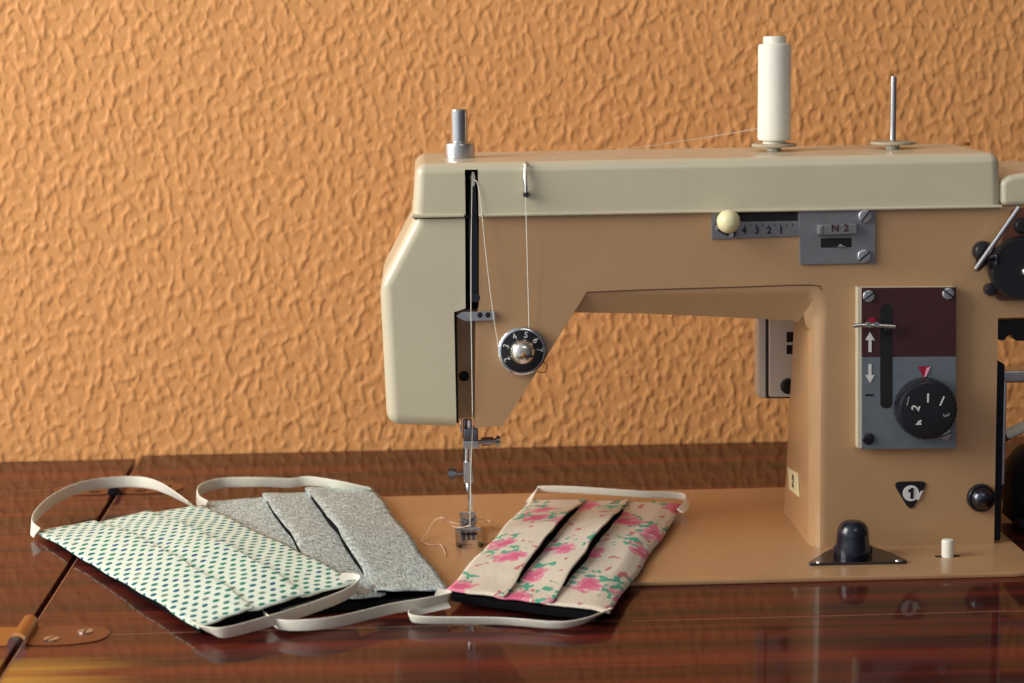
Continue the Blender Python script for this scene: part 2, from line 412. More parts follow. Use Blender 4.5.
# ------------------------------------------------------------------ sewing cabinet
cab = thing('sewing_cabinet', 'red-brown lacquered wooden sewing cabinet with a hinged side leaf under the machine', 'table', (0.15, 1.0, 0))
SX = -0.1755
build('top_panel', [(box(SX+0.0017, 0.62, 0.8684, 1.2462, TAB-0.022, TAB, 0.0006), M_woodyellow)], cab)
build('front_rail', [(box(SX+0.0017, 0.62, 0.742, 0.8676, TAB-0.022, TAB, 0.0006), M_woodyellow), (box(SX+0.0017, 0.62, 0.86755, 0.86845, TAB-0.02, TAB-0.0002), M_edge)], cab)
build('side_leaf', [(box(-0.60, SX-0.0017, 0.742, 1.237, TAB-0.022, TAB, 0.0006), M_woodyellow)], cab)
build('edge_strip', [(box(SX+0.0013, SX+0.0019, 0.742, 1.2462, TAB-0.02, TAB+0.0001), M_edge)], cab)
build('joint_cover', [(box(SX-0.03, SX+0.03, 0.75, 1.235, TAB-0.03, TAB-0.0222), M_gap)], cab)
build('side_panel', [(box(-0.16, -0.14, 0.76, 1.24, 0, TAB-0.0301, 0.001), M_wood)], cab)
build('side_panel', [(box(0.58, 0.60, 0.76, 1.24, 0, TAB-0.0221, 0.001), M_wood)], cab)
build('back_panel', [(box(-0.14, 0.58, 1.225, 1.24, 0.1, TAB-0.0301, 0.001), M_wood)], cab)
build('door', [(box(-0.139, 0.579, 0.762, 0.78, 0.08, TAB-0.03, 0.001), M_wood)], cab)
def hinge(y, big):
    hg = build('hinge', [(tube([(SX, y-0.012, TAB+0.0018), (SX, y+0.016, TAB+0.0018)], 0.0036, 16), M_brass if big else M_hinge),
                         (tube([(SX, y-0.0165, TAB+0.0018), (SX, y-0.0125, TAB+0.0018)], 0.0038, 16), M_chrome if big else M_dsteel)], cab)
    for sg, m in ((1, M_hinge), (-1, M_brass if big else M_hinge)):
        p = [(SX+sg*0.003, y-0.014), (SX+sg*0.022, y-0.0145), (SX+sg*0.034, y-0.010), (SX+sg*0.038, y), (SX+sg*0.034, y+0.010), (SX+sg*0.022, y+0.0145), (SX+sg*0.003, y+0.014)]
        build('hinge_plate', [(prismZ(rounded(p, 0.006), TAB-0.0008, TAB+0.0005, 0.0002), m)], hg)
        for dx, dy in ((0.013, -0.006), (0.026, 0.004)):
            a, c = screw((SX+sg*dx, y+dy, TAB+0.0005), 0.0034, 0.0006, 0.7+dx*30, 'Z')
            build('hinge_screw', [(a, M_steel if big else M_hinge), (c, M_dsteel)], hg)
hinge(atz(22, 637, TAB).y, True)
hinge(atz(124, 489, TAB).y, False)

# ------------------------------------------------------------------ sewing machine
mc = thing('sewing_machine', 'vintage tan and beige sewing machine with chrome fittings on the wooden cabinet', 'sewing machine', (0.13, 1.01, TAB))
YB = F + 0.076
# bed
bp_ = [(-0.062, 0.9218), (0.2905, 0.9218), (0.2905, 1.109), (-0.062, 1.109)]
build('bed', [(prismZ(rounded(bp_, [0.006, 0.016, 0.006, 0.006], 6), TAB, BED, 0.0008), M_bed),
              (box(0.255, 0.2885, 0.93, 1.10, TAB+0.0001, BED-0.0008), M_bed)], mc)
pl = atz(467, 540, BED)
# arm and pillar: one casting, with the wide chamfer round the opening
A_ = [(479, 216), (479, 306), (475.5, 318), (475, 428), (503, 425.5), (545, 359), (586.4, 292.3), (640, 290), (740, 287), (812, 285), (821, 290), (826, 298), (828, 310), (827, 430), (826, 550), (994, 545), (996, 430), (998, 318), (1064, 316), (1064, 205)]
B_ = [(479, 216), (479, 306), (475.5, 318), (475, 428), (503, 425.5), (538, 370), (572.4, 314.2), (640, 315), (740, 319.5), (790, 322), (800, 324), (806, 327), (811, 334), (811, 430), (811, 550), (994, 545), (996, 430), (998, 318), (1064, 316), (1064, 205)]
A3 = [at(x, y, F) for x, y in A_]; B3 = [at(x, y, F) for x, y in B_]
for l3 in (A3, B3):
    for i in (14, 15): l3[i].z = BED
for i in range(15, 20): B3[i] = A3[i].copy()
loops = []
for t in (0, 0.25, 0.5, 0.75, 1.0):
    lp = []
    for i, (a, c) in enumerate(zip(A3, B3)):
        if i >= 11: q = math.sin(t*math.pi/2); y = 0.010*(1-math.cos(t*math.pi/2))
        else: q = t; y = 0.006*t
        p = a.lerp(c, q); p.y = F + y; lp.append(p)
    loops.append(lp)
lp = [p.copy() for p in loops[-1]]
for p in lp: p.y = YB
for i, dd in ((6, .062), (7, .056), (8, .052), (9, .048), (10, .046), (11, .045), (12, .045), (13, .058), (14, .076)): lp[i].y = F+dd
loops.append(lp)
body = loft(loops)
h0 = at(452, 222, F); h1 = at(480, 424, F)
recess = box(h0.x, h1.x+0.0003, F+0.016, YB-0.0005, h1.z, h0.z)
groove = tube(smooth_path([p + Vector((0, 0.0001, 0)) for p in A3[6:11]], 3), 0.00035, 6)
build('arm_body', [(body, M_tan), (groove, M_groove), (recess, M_tan), (lathe([(0.0026, 0), (0.0026, 0.0005), (0.0018, 0.0007)], at(464, 376, F+0.016), (0, -1, 0), 20), M_blackm),
     (box(at(453, 320, F).x, at(457, 320, F).x, F+0.004, F+0.017, h1.z, at(455, 312, F).z), M_blackm),
     (box(at(463, 230, F).x, at(479.5, 230, F).x, F+0.010, F+0.018, at(470, 312, F).z, at(470, 222, F).z), M_blackm)], mc, smooth=25)
# face plate on the end of the head
fp = pxpoly([(413.5, 219), (465, 218.3), (465.5, 308), (454, 312), (456.5, 428), (387, 425.5), (379.5, 284)])
fpm = prismY(fp, F-0.0008, YB); xk = at(452, 300, F).x; zk = at(420, 221, F).z
bevel(fpm, 0.0060, 5, 25, lambda c: c.x < xk and c.z < zk, False)
build('face_plate', [(fpm, M_cream)], mc, smooth=50)
# top cover with the lever slot
cv = pxpoly([(412.5, 216.2), (1001, 206.5), (1000, 152.4), (415.5, 163.5)])
cover = prismY(cv, F-0.0022, YB+0.006)
zc = at(414, 214, F).z
bevel(cover, 0.0052, 5, 25, lambda c: c.z > zc)
cover = cut(cover, box(at(465, 190, F).x, at(478.2, 190, F).x, F-0.01, F+0.02, at(470, 225, F).z, at(470, 169.4, F).z))
lip = pxpoly([(411.5, 217.6), (1001, 207.4), (1001, 203.8), (411.8, 213.8)])
lipL = pxpoly([(411.5, 217.6), (464.5, 216.7), (464.5, 213.2), (411.8, 213.8)]); lipR = pxpoly([(479, 216.5), (1001, 207.4), (1001, 204.2), (479, 213.0)])
sl = at(472, 190, F)
build('top_cover', [(cover, M_cream), (prismY(lipL, F-0.0034, YB+0.005, 0.0006), M_cream), (prismY(lipR, F-0.0034, YB+0.005, 0.0006), M_cream),
     (box(at(464.5, 190, F).x, at(478.5, 190, F).x, F+0.012, F+0.02, at(470, 216, F).z, at(470, 170, F).z), M_blackm),
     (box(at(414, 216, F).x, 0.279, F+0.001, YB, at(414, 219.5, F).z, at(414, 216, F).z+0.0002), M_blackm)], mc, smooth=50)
wc = rounded(pxpoly([(999.5, 206.4), (999.5, 181), (1008, 175), (1024, 172.5), (1070, 171), (1070, 205)]), [0, 0.002, 0.003, 0.002, 0, 0], 4)
build('wheel_cover', [(prismY(wc, F-0.0022, YB+0.006, 0.003, 3), M_cream)], mc, smooth=50)
# take-up lever
lv = rounded(pxpoly([(470.2, 184), (475.5, 183), (478.3, 230), (478.2, 303), (469.5, 303), (468.5, 230)]), 0.0008)
build('take_up_lever', [(prismY(lv, F+0.002, F+0.006, 0.0006), M_navy), (lathe([(0.0012, 0), (0.0016, 0.004), (0.0008, 0.007)], at(473, 186, F+0.003), (0, 0, 1), 16), M_chrome),
                        (lathe([(0.0022, 0), (0.0022, 0.003)], at(475.5, 297, F+0.003), (0, -1, 0), 16), M_dsteel)], mc)
# thread guides
gp = rounded(pxpoly([(456, 316), (462, 311.5), (495, 310.5), (495, 319.5), (465, 320.5)]), 0.001)
build('thread_guide', [(prismY(gp, F-0.0022, F-0.0006, 0.0004), M_steel)] + [(lathe([(0.0013, 0), (0.0013, 0.0006)], at(x, 315, F-0.0022), (0, -1, 0), 14), M_blackm) for x in (480, 488)], mc)
p0 = at(525.5, 165.5, F-0.0015)
build('thread_hook', [(tube([at(526, 163, F+0.004), at(525.5, 164.5, F-0.003), at(525.3, 180, F-0.005), at(526, 192, F-0.0045)], 0.0009, 10), M_chrome),
                      (lathe([(0.0014, 0), (0.0017, 0.0015), (0.0012, 0.0045)], at(526, 194, F-0.0022), (0, -1, 0), 14), M_dsteel)], mc)
# tension dial
tc_ = at(522, 350, F)
R = 0.0117
ring = lathe([(R, 0), (R, 0.004), (R-0.0008, 0.0046), (R-0.0014, 0.0046), (R-0.0014, 0.002)], tc_, (0, -1, 0), 48)
face = lathe([(R-0.0012, 0), (R-0.0012, 0.0042), (R*0.5, 0.0052)], tc_, (0, -1, 0), 48)
digs = []
for k, (s, a) in enumerate(zip('234567', (205, 160, 117, 78, 40, 5))):
    a = math.radians(a); digs.append((text(s, 0.0042, (tc_.x+math.cos(a)*R*0.70, tc_.y-0.0052, tc_.z+math.sin(a)*R*0.70), 0.0001, a-math.pi/2), M_whitep))
td = build('tension_dial', [(ring, M_chrome), (face, M_black)] + digs, mc)
knob = lathe([(0.0063, 0.004), (0.0063, 0.0058), (0.0057, 0.0082), (0.0046, 0.0098), (0.0032, 0.0106), (0.0012, 0.0109)], tc_, (0, -1, 0), 36)
slot = box(tc_.x-0.0012, tc_.x+0.0052, tc_.y-0.0112, tc_.y-0.010, tc_.z-0.0020, tc_.z-0.0010)
build('dial_knob', [(knob, M_knobm), (slot, M_dsteel), (lathe([(0.0012, 0.0105), (0.0012, 0.0120), (0.0006, 0.0124)], tc_+Vector((0.0002, 0, -0.0008)), (0, -1, 0), 14), M_brass)], td)
build('check_spring', [(tube(smooth_path([at(538, 372, F-0.003), at(545, 372, F-0.004), at(547, 366, F-0.004), at(544, 362, F-0.003)], 5), 0.0004, 6), M_brass)], mc)
# stitch width plate
def plate(pp, th, m, r=0.0006, Y=F, bv=0.0003): return (prismY(rounded(pxpoly(pp, Y), r), Y-th, Y+0.0005, bv), m)
sw = build('width_plate', [plate([(711.5, 211), (799, 210), (799, 236), (711.5, 239.5)], 0.0009, M_grey),
                           plate([(736, 212.5), (797, 211.5), (797, 220.5), (736, 221.5)], 0.0012, M_blackm, 0.0003),
                           plate([(798.5, 209.7), (875, 208.7), (875, 263), (799.5, 264.5)], 0.0015, M_grey, 0.0008)], mc)
scale_marks = [(text(s, 0.0046, at(x, 230.5, F-0.0009), 0.0001, bold=0.00012), M_black) for s, x in zip('4321', (744, 757, 769, 781))]
scale_marks += [(box(at(x, 226, F).x-0.0001, at(x, 226, F).x+0.0001, F-0.0011, F-0.0008, at(x, 226.5, F).z, at(x, 223.5, F).z), M_black) for x in range(738, 797, 6)]
build('width_scale', scale_marks, sw)
build('width_knob', [(lathe([(0.0022, 0), (0.0022, 0.006), (0.0040, 0.0062), (0.0054, 0.0082), (0.0056, 0.0102), (0.0047, 0.0128), (0.0028, 0.0144), (0.0008, 0.0148)], at(728.5, 221.5, F-0.010)+Vector((0, 0.010, 0)), (0, -1, 0), 32), M_ivory)], sw)
build('width_pointer', [(prismY(rounded(pxpoly([(713, 228), (716, 221), (736, 232), (734, 236), (728, 236)]), 0.0003), F-0.0030, F-0.0009, 0.0002), M_black),
                        (prismY(pxpoly([(712.5, 229), (715, 224), (718, 228), (715, 231)]), F-0.0034, F-0.0028), M_chrome), (prismY(pxpoly([(727, 236), (730, 231), (733, 233), (731, 237)]), F-0.0034, F-0.0028), M_chrome)], sw)
build('selector_key', [plate([(816, 223.5), (855, 222.5), (855, 233), (816, 234.5)], 0.0052, M_grey, 0.0010, bv=0.0008), plate([(816.5, 224.5), (820.5, 224.4), (820.5, 232.8), (816.5, 233)], 0.0056, M_chrome, 0.0005),
                       (text('N', 0.0048, at(835, 228.5, F-0.0053), 0.0, bold=0.0001), M_maroon), (text('2', 0.0048, at(846, 228.2, F-0.0053), 0.0, bold=0.0001), M_maroon)], sw)
build('selector_window', [plate([(820, 238), (851, 237.5), (851, 247), (820, 247.5)], 0.0017, M_blackm, 0.0006),
                          (prismY(pxpoly([(836, 246.5), (839, 243.5), (842, 244.5), (847, 246.8)]), F-0.0026, F-0.0014, 0.0003), M_chrome)], sw)
for x, y, a in ((865, 216, 0.9), (864, 256, 0.7)):
    s1, s2 = screw(at(x, y, F-0.0015), 0.0033, 0.0018, a); build('plate_screw', [(s1, M_steel), (s2, M_black)], sw)
# stitch length panel
PT = 0.0048
def pbox(x0, x1, y0, y1, th, m, y_base=0.0, r=0.0003):
    return (prismY(rounded(pxpoly([(x0, y0), (x1, y0-0.6*(x1-x0)/100), (x1, y1-0.6*(x1-x0)/100), (x0, y1)], F-PT), r), F-th, F-y_base+0.0004, 0.0003), m)
sp = build('stitch_panel', [pbox(857.5, 955.5, 287.5, 448.5, PT, M_cream, r=0.0006), pbox(861.5, 956, 287.7, 357, PT+0.0004, M_maroon, PT-0.0004), pbox(861.5, 956, 357, 449, PT+0.0004, M_bgrey, PT-0.0004),
     (prismY(rounded(pxpoly([(880, 304), (892, 304), (892, 408), (880, 408)], F-PT), 0.0028), F-PT-0.0006, F-PT, 0), M_blackm)], mc)
FP = F-PT-0.0004
def arrow(cx, top, bot, up, m):
    s = 1 if up else -1; tip, tail = (top, bot) if up else (bot, top)
    pp = [(cx, tip), (cx+4.5, tip+8*s), (cx+1.4, tip+8*s), (cx+1.4, tail), (cx-1.4, tail), (cx-1.4, tip+8*s), (cx-4.5, tip+8*s)]
    return (prismY(pxpoly(pp, FP), FP-0.0003, FP+0.0001), m)
build('arrow_marks', [arrow(870, 332, 352, True, M_whitep), arrow(870, 364, 383, False, M_whitep), (prismY(pxpoly([(865, 394), (873, 394), (873, 396), (865, 396)], FP), FP-0.0003, FP+0.0001), M_black),
     (prismY(pxpoly([(867, 324), (869, 318), (875, 317), (876, 324)], FP), FP-0.0003, FP+0.0001), M_red)], sp)
build('pointer_mark', [(prismY(pxpoly([(917.5, 366.5), (930, 366), (923.5, 377.5)], FP), FP-0.0003, FP+0.0001), M_red), (prismY(pxpoly([(926.5, 368), (930.5, 366.5), (926, 376), (924, 377)], FP), FP-0.0005, FP+0.0001), M_pink)], sp)
lev = tube([at(853, 326, FP-0.004), at(860, 325, FP-0.004), at(880, 325.5, FP-0.004), at(895, 326.5, FP-0.004)], 0.0011, 12)
build('length_lever', [(lev, M_chrome), (box(at(882, 326, FP).x, at(890, 326, FP).x, FP-0.0045, FP+0.001, at(886, 330, FP).z, at(886, 322, FP).z, 0.0005), M_dsteel),
                       (lathe([(0.0009, 0), (0.0015, 0.0006), (0.0012, 0.002)], at(868, 324, FP-0.0045), (0, -1, 0), 14), M_chrome), (lathe([(0.0009, 0), (0.0015, 0.0006), (0.0012, 0.002)], at(876, 324, FP-0.0045), (0, -1, 0), 14), M_chrome)], sp)
dc = at(923.5, 407, FP); DR = 0.0148
prof = []
dial = bmesh.new()
n = 60; lo = []
for r, h in ((1.0, 0), (1.0, 0.0075), (0.95, 0.009), (0.86, 0.0095), (0.05, 0.0095)):
    lo.append([Vector((dc.x + DR*r*(1-(0.022 if (i % 2 and r > 0.9) else 0))*math.cos(2*math.pi*i/n), dc.y-h, dc.z + DR*r*(1-(0.022 if (i % 2 and r > 0.9) else 0))*math.sin(2*math.pi*i/n))) for i in range(n)])
dg = [(text(s, sz, at(x, y, FP-0.0095), 0.0001, math.radians(a), bold=bo), m) for s, x, y, a, m, sz, bo in
      (('1', 928, 398.5, 0, M_whitep, 0.0062, .0001), ('/', 942, 401.5, -8, M_whitep, 0.0062, .00012), ('2', 916, 408, 75, M_whitep, 0.0055, .0001), ('4', 919.5, 423, 130, M_whitep, 0.0046, .0001), ('3', 946, 415, -80, M_greyp, 0.0042, 0.0), ('/', 908, 401.5, 5, M_greyp, 0.0058, 0.0))]
build('length_dial', [(loft(lo), M_black)] + dg, sp)
for x, y, a, m in ((868.5, 296, 0.6, M_steel), (948, 293.5, 2.5, M_steel), (868, 438.5, 0.2, M_dsteel), (945.5, 434, 0.4, M_steel)):
    s1, s2 = screw(at(x, y, FP), 0.0029, 0.0016, a); build('panel_screw', [(s1, m), (s2, M_black)], sp)
# badge and round button
bt = rounded(pxpoly([(892, 481.5), (928.5, 481), (910.5, 512)]), 0.0045, 6)
bc = at(910.5, 492.8, F)
build('badge', [(prismY(bt, F-0.0007, F+0.0004, 0.0002), M_black), (lathe([(0.0040, 0), (0.0040, 0.0003)], bc+Vector((0, -0.0007, 0)), (0, -1, 0), 30), M_whitep), (prismY([(bc.x+x*MM, bc.z+z*MM) for x, z in ((-0.3, -2.6), (1.1, -2.6), (1.1, 2.7), (0.1, 2.7), (-1.7, 1.3), (-1.2, 0.5), (-0.3, 1.1))], bc.y-0.0014, bc.y-0.0009), M_black),
                (prismY(pxpoly([(914, 498), (920.5, 491), (922.5, 490), (918, 500)]), F-0.0011, F-0.0006), M_whitep)], mc)
rb = at(980.5, 497.3, F)
build('round_button', [(lathe([(0.0070, 0), (0.0070, 0.002), (0.0064, 0.0028), (0.0058, 0.0028), (0.0058, 0.001)], rb, (0, -1, 0), 36), M_black), (lathe([(0.0057, 0.001), (0.0056, 0.0035), (0.0046, 0.0056), (0.0030, 0.0067), (0.0010, 0.0071)], rb, (0, -1, 0), 36), M_dsteel)], mc)
# sticker on the inner side of the pillar
xs = B3[13].x
q = [atx(788, 467, xs), atx(798, 473.5, xs), atx(799.5, 497, xs), atx(789.5, 489, xs)]
q = [Vector((xs-0.0003, p.y, p.z)) for p in q]; cq = sum(q, Vector())/4
st = loft([[p for p in q], [p + Vector((0.0004, 0, 0)) for p in q]])
build('sticker', [(st, M_ivory), (text('2', 0.0085, cq, 0.0001, bold=0.0004, plane='side'), M_black)], mc)
# knob on a triangular plate, peg
dk = atz(852.5, 557, BED); dk.z = BED
tri = [atz(807, 566, BED), atz(909, 564, BED), atz(893, 556, BED), atz(868, 547, BED), atz(838, 548, BED), atz(822, 556, BED)]
build('knob_plate', [(prismZ(rounded([(p.x, p.y) for p in tri], 0.003), BED-0.0002, BED+0.0014, 0.0004), M_dsteel)] +
      [(lathe([(0.0016, 0), (0.0014, 0.0006), (0.0006, 0.0009)], atz(x, y, BED+0.0014), (0, 0, 1), 16), M_steel) for x, y in ((819, 562.5), (898, 561))], mc)
build('drop_feed_knob', [(lathe([(0.0086, 0), (0.0088, 0.003), (0.0080, 0.006), (0.0077, 0.0100), (0.0074, 0.0128), (0.0062, 0.0152), (0.0042, 0.0165), (0.0015, 0.0169)], dk+Vector((0, 0, 0.0012)), (0, 0, 1), 36), M_navy),
     (box(dk.x-0.0095, dk.x+0.0095, dk.y-0.0026, dk.y+0.0026, BED+0.0012, BED+0.006, 0.0015), M_navy)], mc)
pg = atz(947.5, 556.5, BED)
build('peg_slot', [(prismZ(rounded([(pg.x-0.006, pg.y-0.0012), (pg.x+0.006, pg.y-0.0012), (pg.x+0.006, pg.y+0.0018), (pg.x-0.006, pg.y+0.0018)], 0.0008), BED-0.0003, BED+0.00015), M_blackm)], mc)
build('white_peg', [(lathe([(0.0029, 0), (0.0030, 0.0075), (0.0026, 0.0084), (0.001, 0.0087)], pg, (0, 0, 1), 24), M_white)], mc)
# posts on the cover
YP = F+0.038
ct = lambda px: at(px, 160, YP)
def top_z(x): # cover top height along X
    a, c = at(415.5, 163.5, F), at(995, 152.5, F); t = (x-a.x)/(c.x-a.x); return a.z + (c.z-a.z)*t
pp = at(459.5, 150, YP); zt = top_z(pp.x); sc = YP/FPX
zz = lambda py, px=459.5, Y=YP: at(px, py, Y).z
build('presser_regulator', [(lathe([(13.5*sc, zt-0.0004), (14.5*sc, zt+0.0008), (13.4*sc, zz(158)), (15.4*sc, zz(157.4)), (15.6*sc, zz(146)), (14.6*sc, zz(143.2)), (11*sc, zz(141.6)), (9*sc, zz(141))], (pp.x, YP, 0), (0, 0, 1), 40), M_steel),
                         (lathe([(8.9*sc, zz(143)), (8.9*sc, zz(111)), (8.1*sc, zz(109.2)), (5*sc, zz(108.8))], (pp.x, YP, 0), (0, 0, 1), 32), M_chrome)], mc, smooth=22)
YS = F+0.044; ss = YS/FPX
def spool_pin(px, ptop):
    p = at(px, 148, YS); zt = top_z(p.x)
    disc = lathe([(0.0035, zt-0.0003), (0.0035, zt+0.0022)], (p.x, YS, 0), (0, 0, 1), 20)
    pin = lathe([(0.0017, zt), (0.0017, at(px, ptop+2, YS).z), (0.0010, at(px, ptop, YS).z)], (p.x, YS, 0), (0, 0, 1), 20)
    o = build('spool_pin', [(pin, M_chrome), (disc, M_white)], mc)
    build('felt_disc', [(lathe([(0.0019, zt+0.0022), (0.0109, zt+0.0022), (0.0112, zt+0.0028), (0.0109, zt+0.0036), (0.0019, zt+0.0036)], (p.x, YS, 0), (0, 0, 1), 40), M_felt)], o)
    return p, zt
sp1, zt1 = spool_pin(774, 48)
sp2, zt2 = spool_pin(892.5, 76)
build('cover_stud', [(lathe([(0.0015, 0), (0.0018, 0.0012), (0.0008, 0.0018)], (at(972, 152, YS+0.01).x, YS+0.02, top_z(0.26)-0.0003), (0, 0, 1), 16), M_brass)], mc)
# needle clamp, presser bar and foot
YN = F+0.022
def pt(x, y, dy=0.0): return at(x, y, YN+dy)
build('presser_bar', [(tube([pt(467, 419, 0.006), pt(467, 447, 0.006), pt(467.5, 470, 0.006)], 0.0021, 16), M_dsteel)], mc)
build('needle_bar', [(tube([pt(470, 420, 0.001), pt(470, 432, 0.001)], 0.0014, 14), M_steel)], mc)
hc = lambda x0, x1, y0, y1, d0, d1: box(pt(x0, y0).x, pt(x1, y0).x, YN+d0, YN+d1, pt(x0, y1).z, pt(x0, y0).z, 0.0006)
nc = build('needle_clamp', [(hc(463.5, 478, 428, 440, -0.002, 0.006), M_gun), (hc(463, 479, 440, 448, -0.003, 0.005), M_steel), (tube(smooth_path([pt(461.5, 432), pt(461, 422), pt(466, 416), pt(473, 416), pt(477, 421)], 5), 0.0005, 8), M_chrome)], mc)
a = pt(479, 442); 
build('clamp_screw', [(tube([a, pt(481, 441.8), pt(481.3, 441.7), pt(493, 441), pt(493.3, 441), pt(496, 441), pt(496.3, 441), pt(500, 441)], [0.0011, 0.0011, 0.0022, 0.0022, 0.0014, 0.0014, 0.0029, 0.0026], 16), M_gun)], nc)
build('needle', [(tube([pt(471, 446, -.001), pt(471, 480, -.001), pt(470.5, 482, -.001), pt(469.5, 527, -.001)], [0.0008, 0.0008, 0.0005, 0.00025], 8), M_chrome)], mc)
pf = build('presser_foot', [(hc(463.5, 473, 463, 484, 0.001, 0.009), M_steel),
     (tube([pt(467.5, 447, 0.005), pt(467, 465, 0.005)], 0.0014, 12), M_chrome),
     (tube(smooth_path([pt(468, 483, 0.005), pt(468.5, 490, 0.004), pt(470.5, 497, 0.005), pt(470.5, 510, 0.006)], 4), 0.0013, 10), M_chrome)], mc)
build('foot_screw', [(tube([pt(463.5, 473.5, 0.004), pt(456.5, 474, 0.004), pt(456.2, 474, 0.004), pt(454.5, 474, 0.004), pt(454.2, 474, 0.004), pt(448.5, 474.3, 0.004)], [0.0013, 0.0013, 0.0026, 0.0026, 0.0038, 0.0036], 18), M_gun)], pf)
Yf = atz(468, 530, BED).y
ax, az = pt(469, 515).x, BED
foot = [(box(ax-0.0042, ax+0.0042, Yf-0.007, Yf-0.0005, az+0.0035, az+0.0115, 0.0008), M_chrome),
        (tube([(ax-0.0046, Yf-0.006, az+0.0068), (ax+0.0046, Yf-0.006, az+0.0068)], 0.0010, 10), M_steel),
        (tube([(ax-0.003, Yf-0.0075, az+0.0078), (ax+0.003, Yf-0.0075, az+0.0040)], 0.0006, 8), M_chrome), (tube([(ax+0.003, Yf-0.0075, az+0.0078), (ax-0.003, Yf-0.0075, az+0.0040)], 0.0006, 8), M_dsteel),
        (box(ax-0.0066, ax+0.0066, Yf-0.010, Yf+0.004, az+0.0006, az+0.0036, 0.0006), M_chrome)]
for sx_, x0, x1 in ((-1, -0.0068, -0.0040), (1, 0.0040, 0.0068)):
    prof = [(Yf-0.009, az+0.0006), (Yf-0.036, az+0.0006), (Yf-0.0405, az+0.0028), (Yf-0.0405, az+0.0038), (Yf-0.0355, az+0.0022), (Yf-0.009, az+0.0028)]
    foot.append((loft([[(ax+x0, y, z) for y, z in prof], [(ax+x1, y, z) for y, z in prof]]), M_gun))
for k in (-0.0018, 0, 0.0018):
    foot.append((box(ax+k-0.0004, ax+k+0.0004, Yf-0.0125, Yf-0.0095, az+0.0014, az+0.003), M_chrome))
build('foot_sole', foot, pf)
plz = [(ax-0.012, Yf-0.030), (ax+0.012, Yf-0.030), (ax+0.012, Yf+0.012), (ax-0.012, Yf+0.012)]
build('needle_plate', [(prismZ(rounded(plz, 0.004), BED-0.0004, BED+0.0003), M_bed)] + [(box(ax+k-0.0007, ax+k+0.0007, Yf-0.022, Yf-0.004, BED+0.0002, BED+0.0005), M_dsteel) for k in (-0.0024, 0.0, 0.0024)], mc)
# box behind the arm
YR = YB+0.004
rb_ = rounded(pxpoly([(757.5, 300), (812, 300), (812, 399), (757.5, 399)], YR), [0, 0, 0, 0.003])
inn = rounded(pxpoly([(768.5, 300), (812, 300), (812, 396), (768.5, 396)], YR), [0, 0, 0, 0.0008]); inn2 = rounded(pxpoly([(765.5, 300), (812, 300), (812, 398), (765.5, 398)], YR), [0, 0, 0, 0.001])
build('rear_housing', [(prismY(rb_, YR, YR+0.012, 0.002), M_white), (prismY(inn2, YR-0.0003, YR+0.001), M_black), (prismY(inn, YR-0.003, YR+0.001, 0.0008), M_white)] +
      [(prismY(pxpoly([(786.5, y0), (793.5, y0), (793.5, y1), (786.5, y1)], YR-0.003), YR-0.0036, YR-0.0025), M_black) for y0, y1 in ((332, 342), (345, 354))] +
      [(lathe([(0.0042, 0), (0.0040, 0.002), (0.002, 0.0026)], at(788, 386, YR-0.003), (0, -1, 0), 24), M_black)], mc)
# bobbin winder and wheel end
wp = rounded(pxpoly([(1012, 208), (1064, 206), (1064, 300), (996, 300), (992, 262)]), 0.002)
wd = build('bobbin_winder', [(prismY(wp, F-0.0020, F+0.0004, 0.0004), M_brown), (lathe([(0.0150, 0), (0.0154, 0.002), (0.0154, 0.006), (0.0142, 0.008), (0.006, 0.0082)], at(1018, 267, F-0.002), (0, -1, 0), 40), M_black),
     (prismY(rounded(pxpoly([(990, 262), (1004, 248), (1060, 246), (1060, 296), (1000, 292)]), 0.003), F-0.007, F-0.002, 0.0008), M_black),
     (lathe([(0.0030, 0.008), (0.0030, 0.0095), (0.0018, 0.011), (0.0005, 0.0113)], at(1022, 270, F-0.002), (0, -1, 0), 20), M_chrome)], mc)
for x, y, r in ((982, 251, 0.0050), (989, 289, 0.0030), (1020, 225, 0.0038)):
    build('winder_stud', [(lathe([(r, 0), (r, 0.004), (r*0.8, 0.0052), (r*0.3, 0.0055)], at(x, y, F), (0, -1, 0), 24), M_black)], wd)
build('winder_lever', [(tube([at(1019, 207.5, F-0.010), at(975.5, 269.5, F-0.012)], 0.0013, 12), M_chrome), (tube([at(986, 258, F-0.008), at(996, 256, F-0.010), at(996.5, 264, F-0.010)], 0.0016, 10), M_dsteel),
                       (tube([at(984, 262, F-0.010), at(978, 268, F-0.006), at(980, 258, F)], 0.0018, 10), M_dsteel)], wd)
hw = at(1064, 290, F)
wheel = lathe([(0.012, 0), (0.034, 0.001), (0.038, 0.004), (0.038, 0.016), (0.034, 0.020), (0.012, 0.022), (0.012, 0.028), (0.004, 0.030)], (hw.x+0.003, F+0.040, hw.z+0.012), (1, 0, 0), 48)
build('hand_wheel', [(wheel, M_black), (lathe([(0.009, -0.012), (0.009, 0.0)], (hw.x+0.003, F+0.040, hw.z+0.012), (1, 0, 0), 24), M_steel)], mc)
xr = A3[16].x
build('belt_guard', [(box(xr-0.0004, xr+0.0056, F+0.006, F+0.030, BED, at(1000, 366, F).z, 0.001), M_motor), (box(xr+0.0054, xr+0.0070, F+0.007, F+0.026, at(1000, 488, F).z, at(1000, 385, F).z, 0.0004), M_steel)], mc)
build('motor_bracket', [(box(xr-0.001, xr+0.06, F+0.030, F+0.045, at(1010, 383, F+.03).z, at(1010, 371, F+.03).z, 0.001), M_steel),
                        (prismY(rounded(pxpoly([(998, 320), (1060, 318), (1060, 341), (1016, 341), (1010, 334), (1004, 341), (998, 340)], F+0.03), 0.001), F+0.030, F+0.050, 0.0006), M_black)], mc)
mo = at(1030, 488, F+0.045)
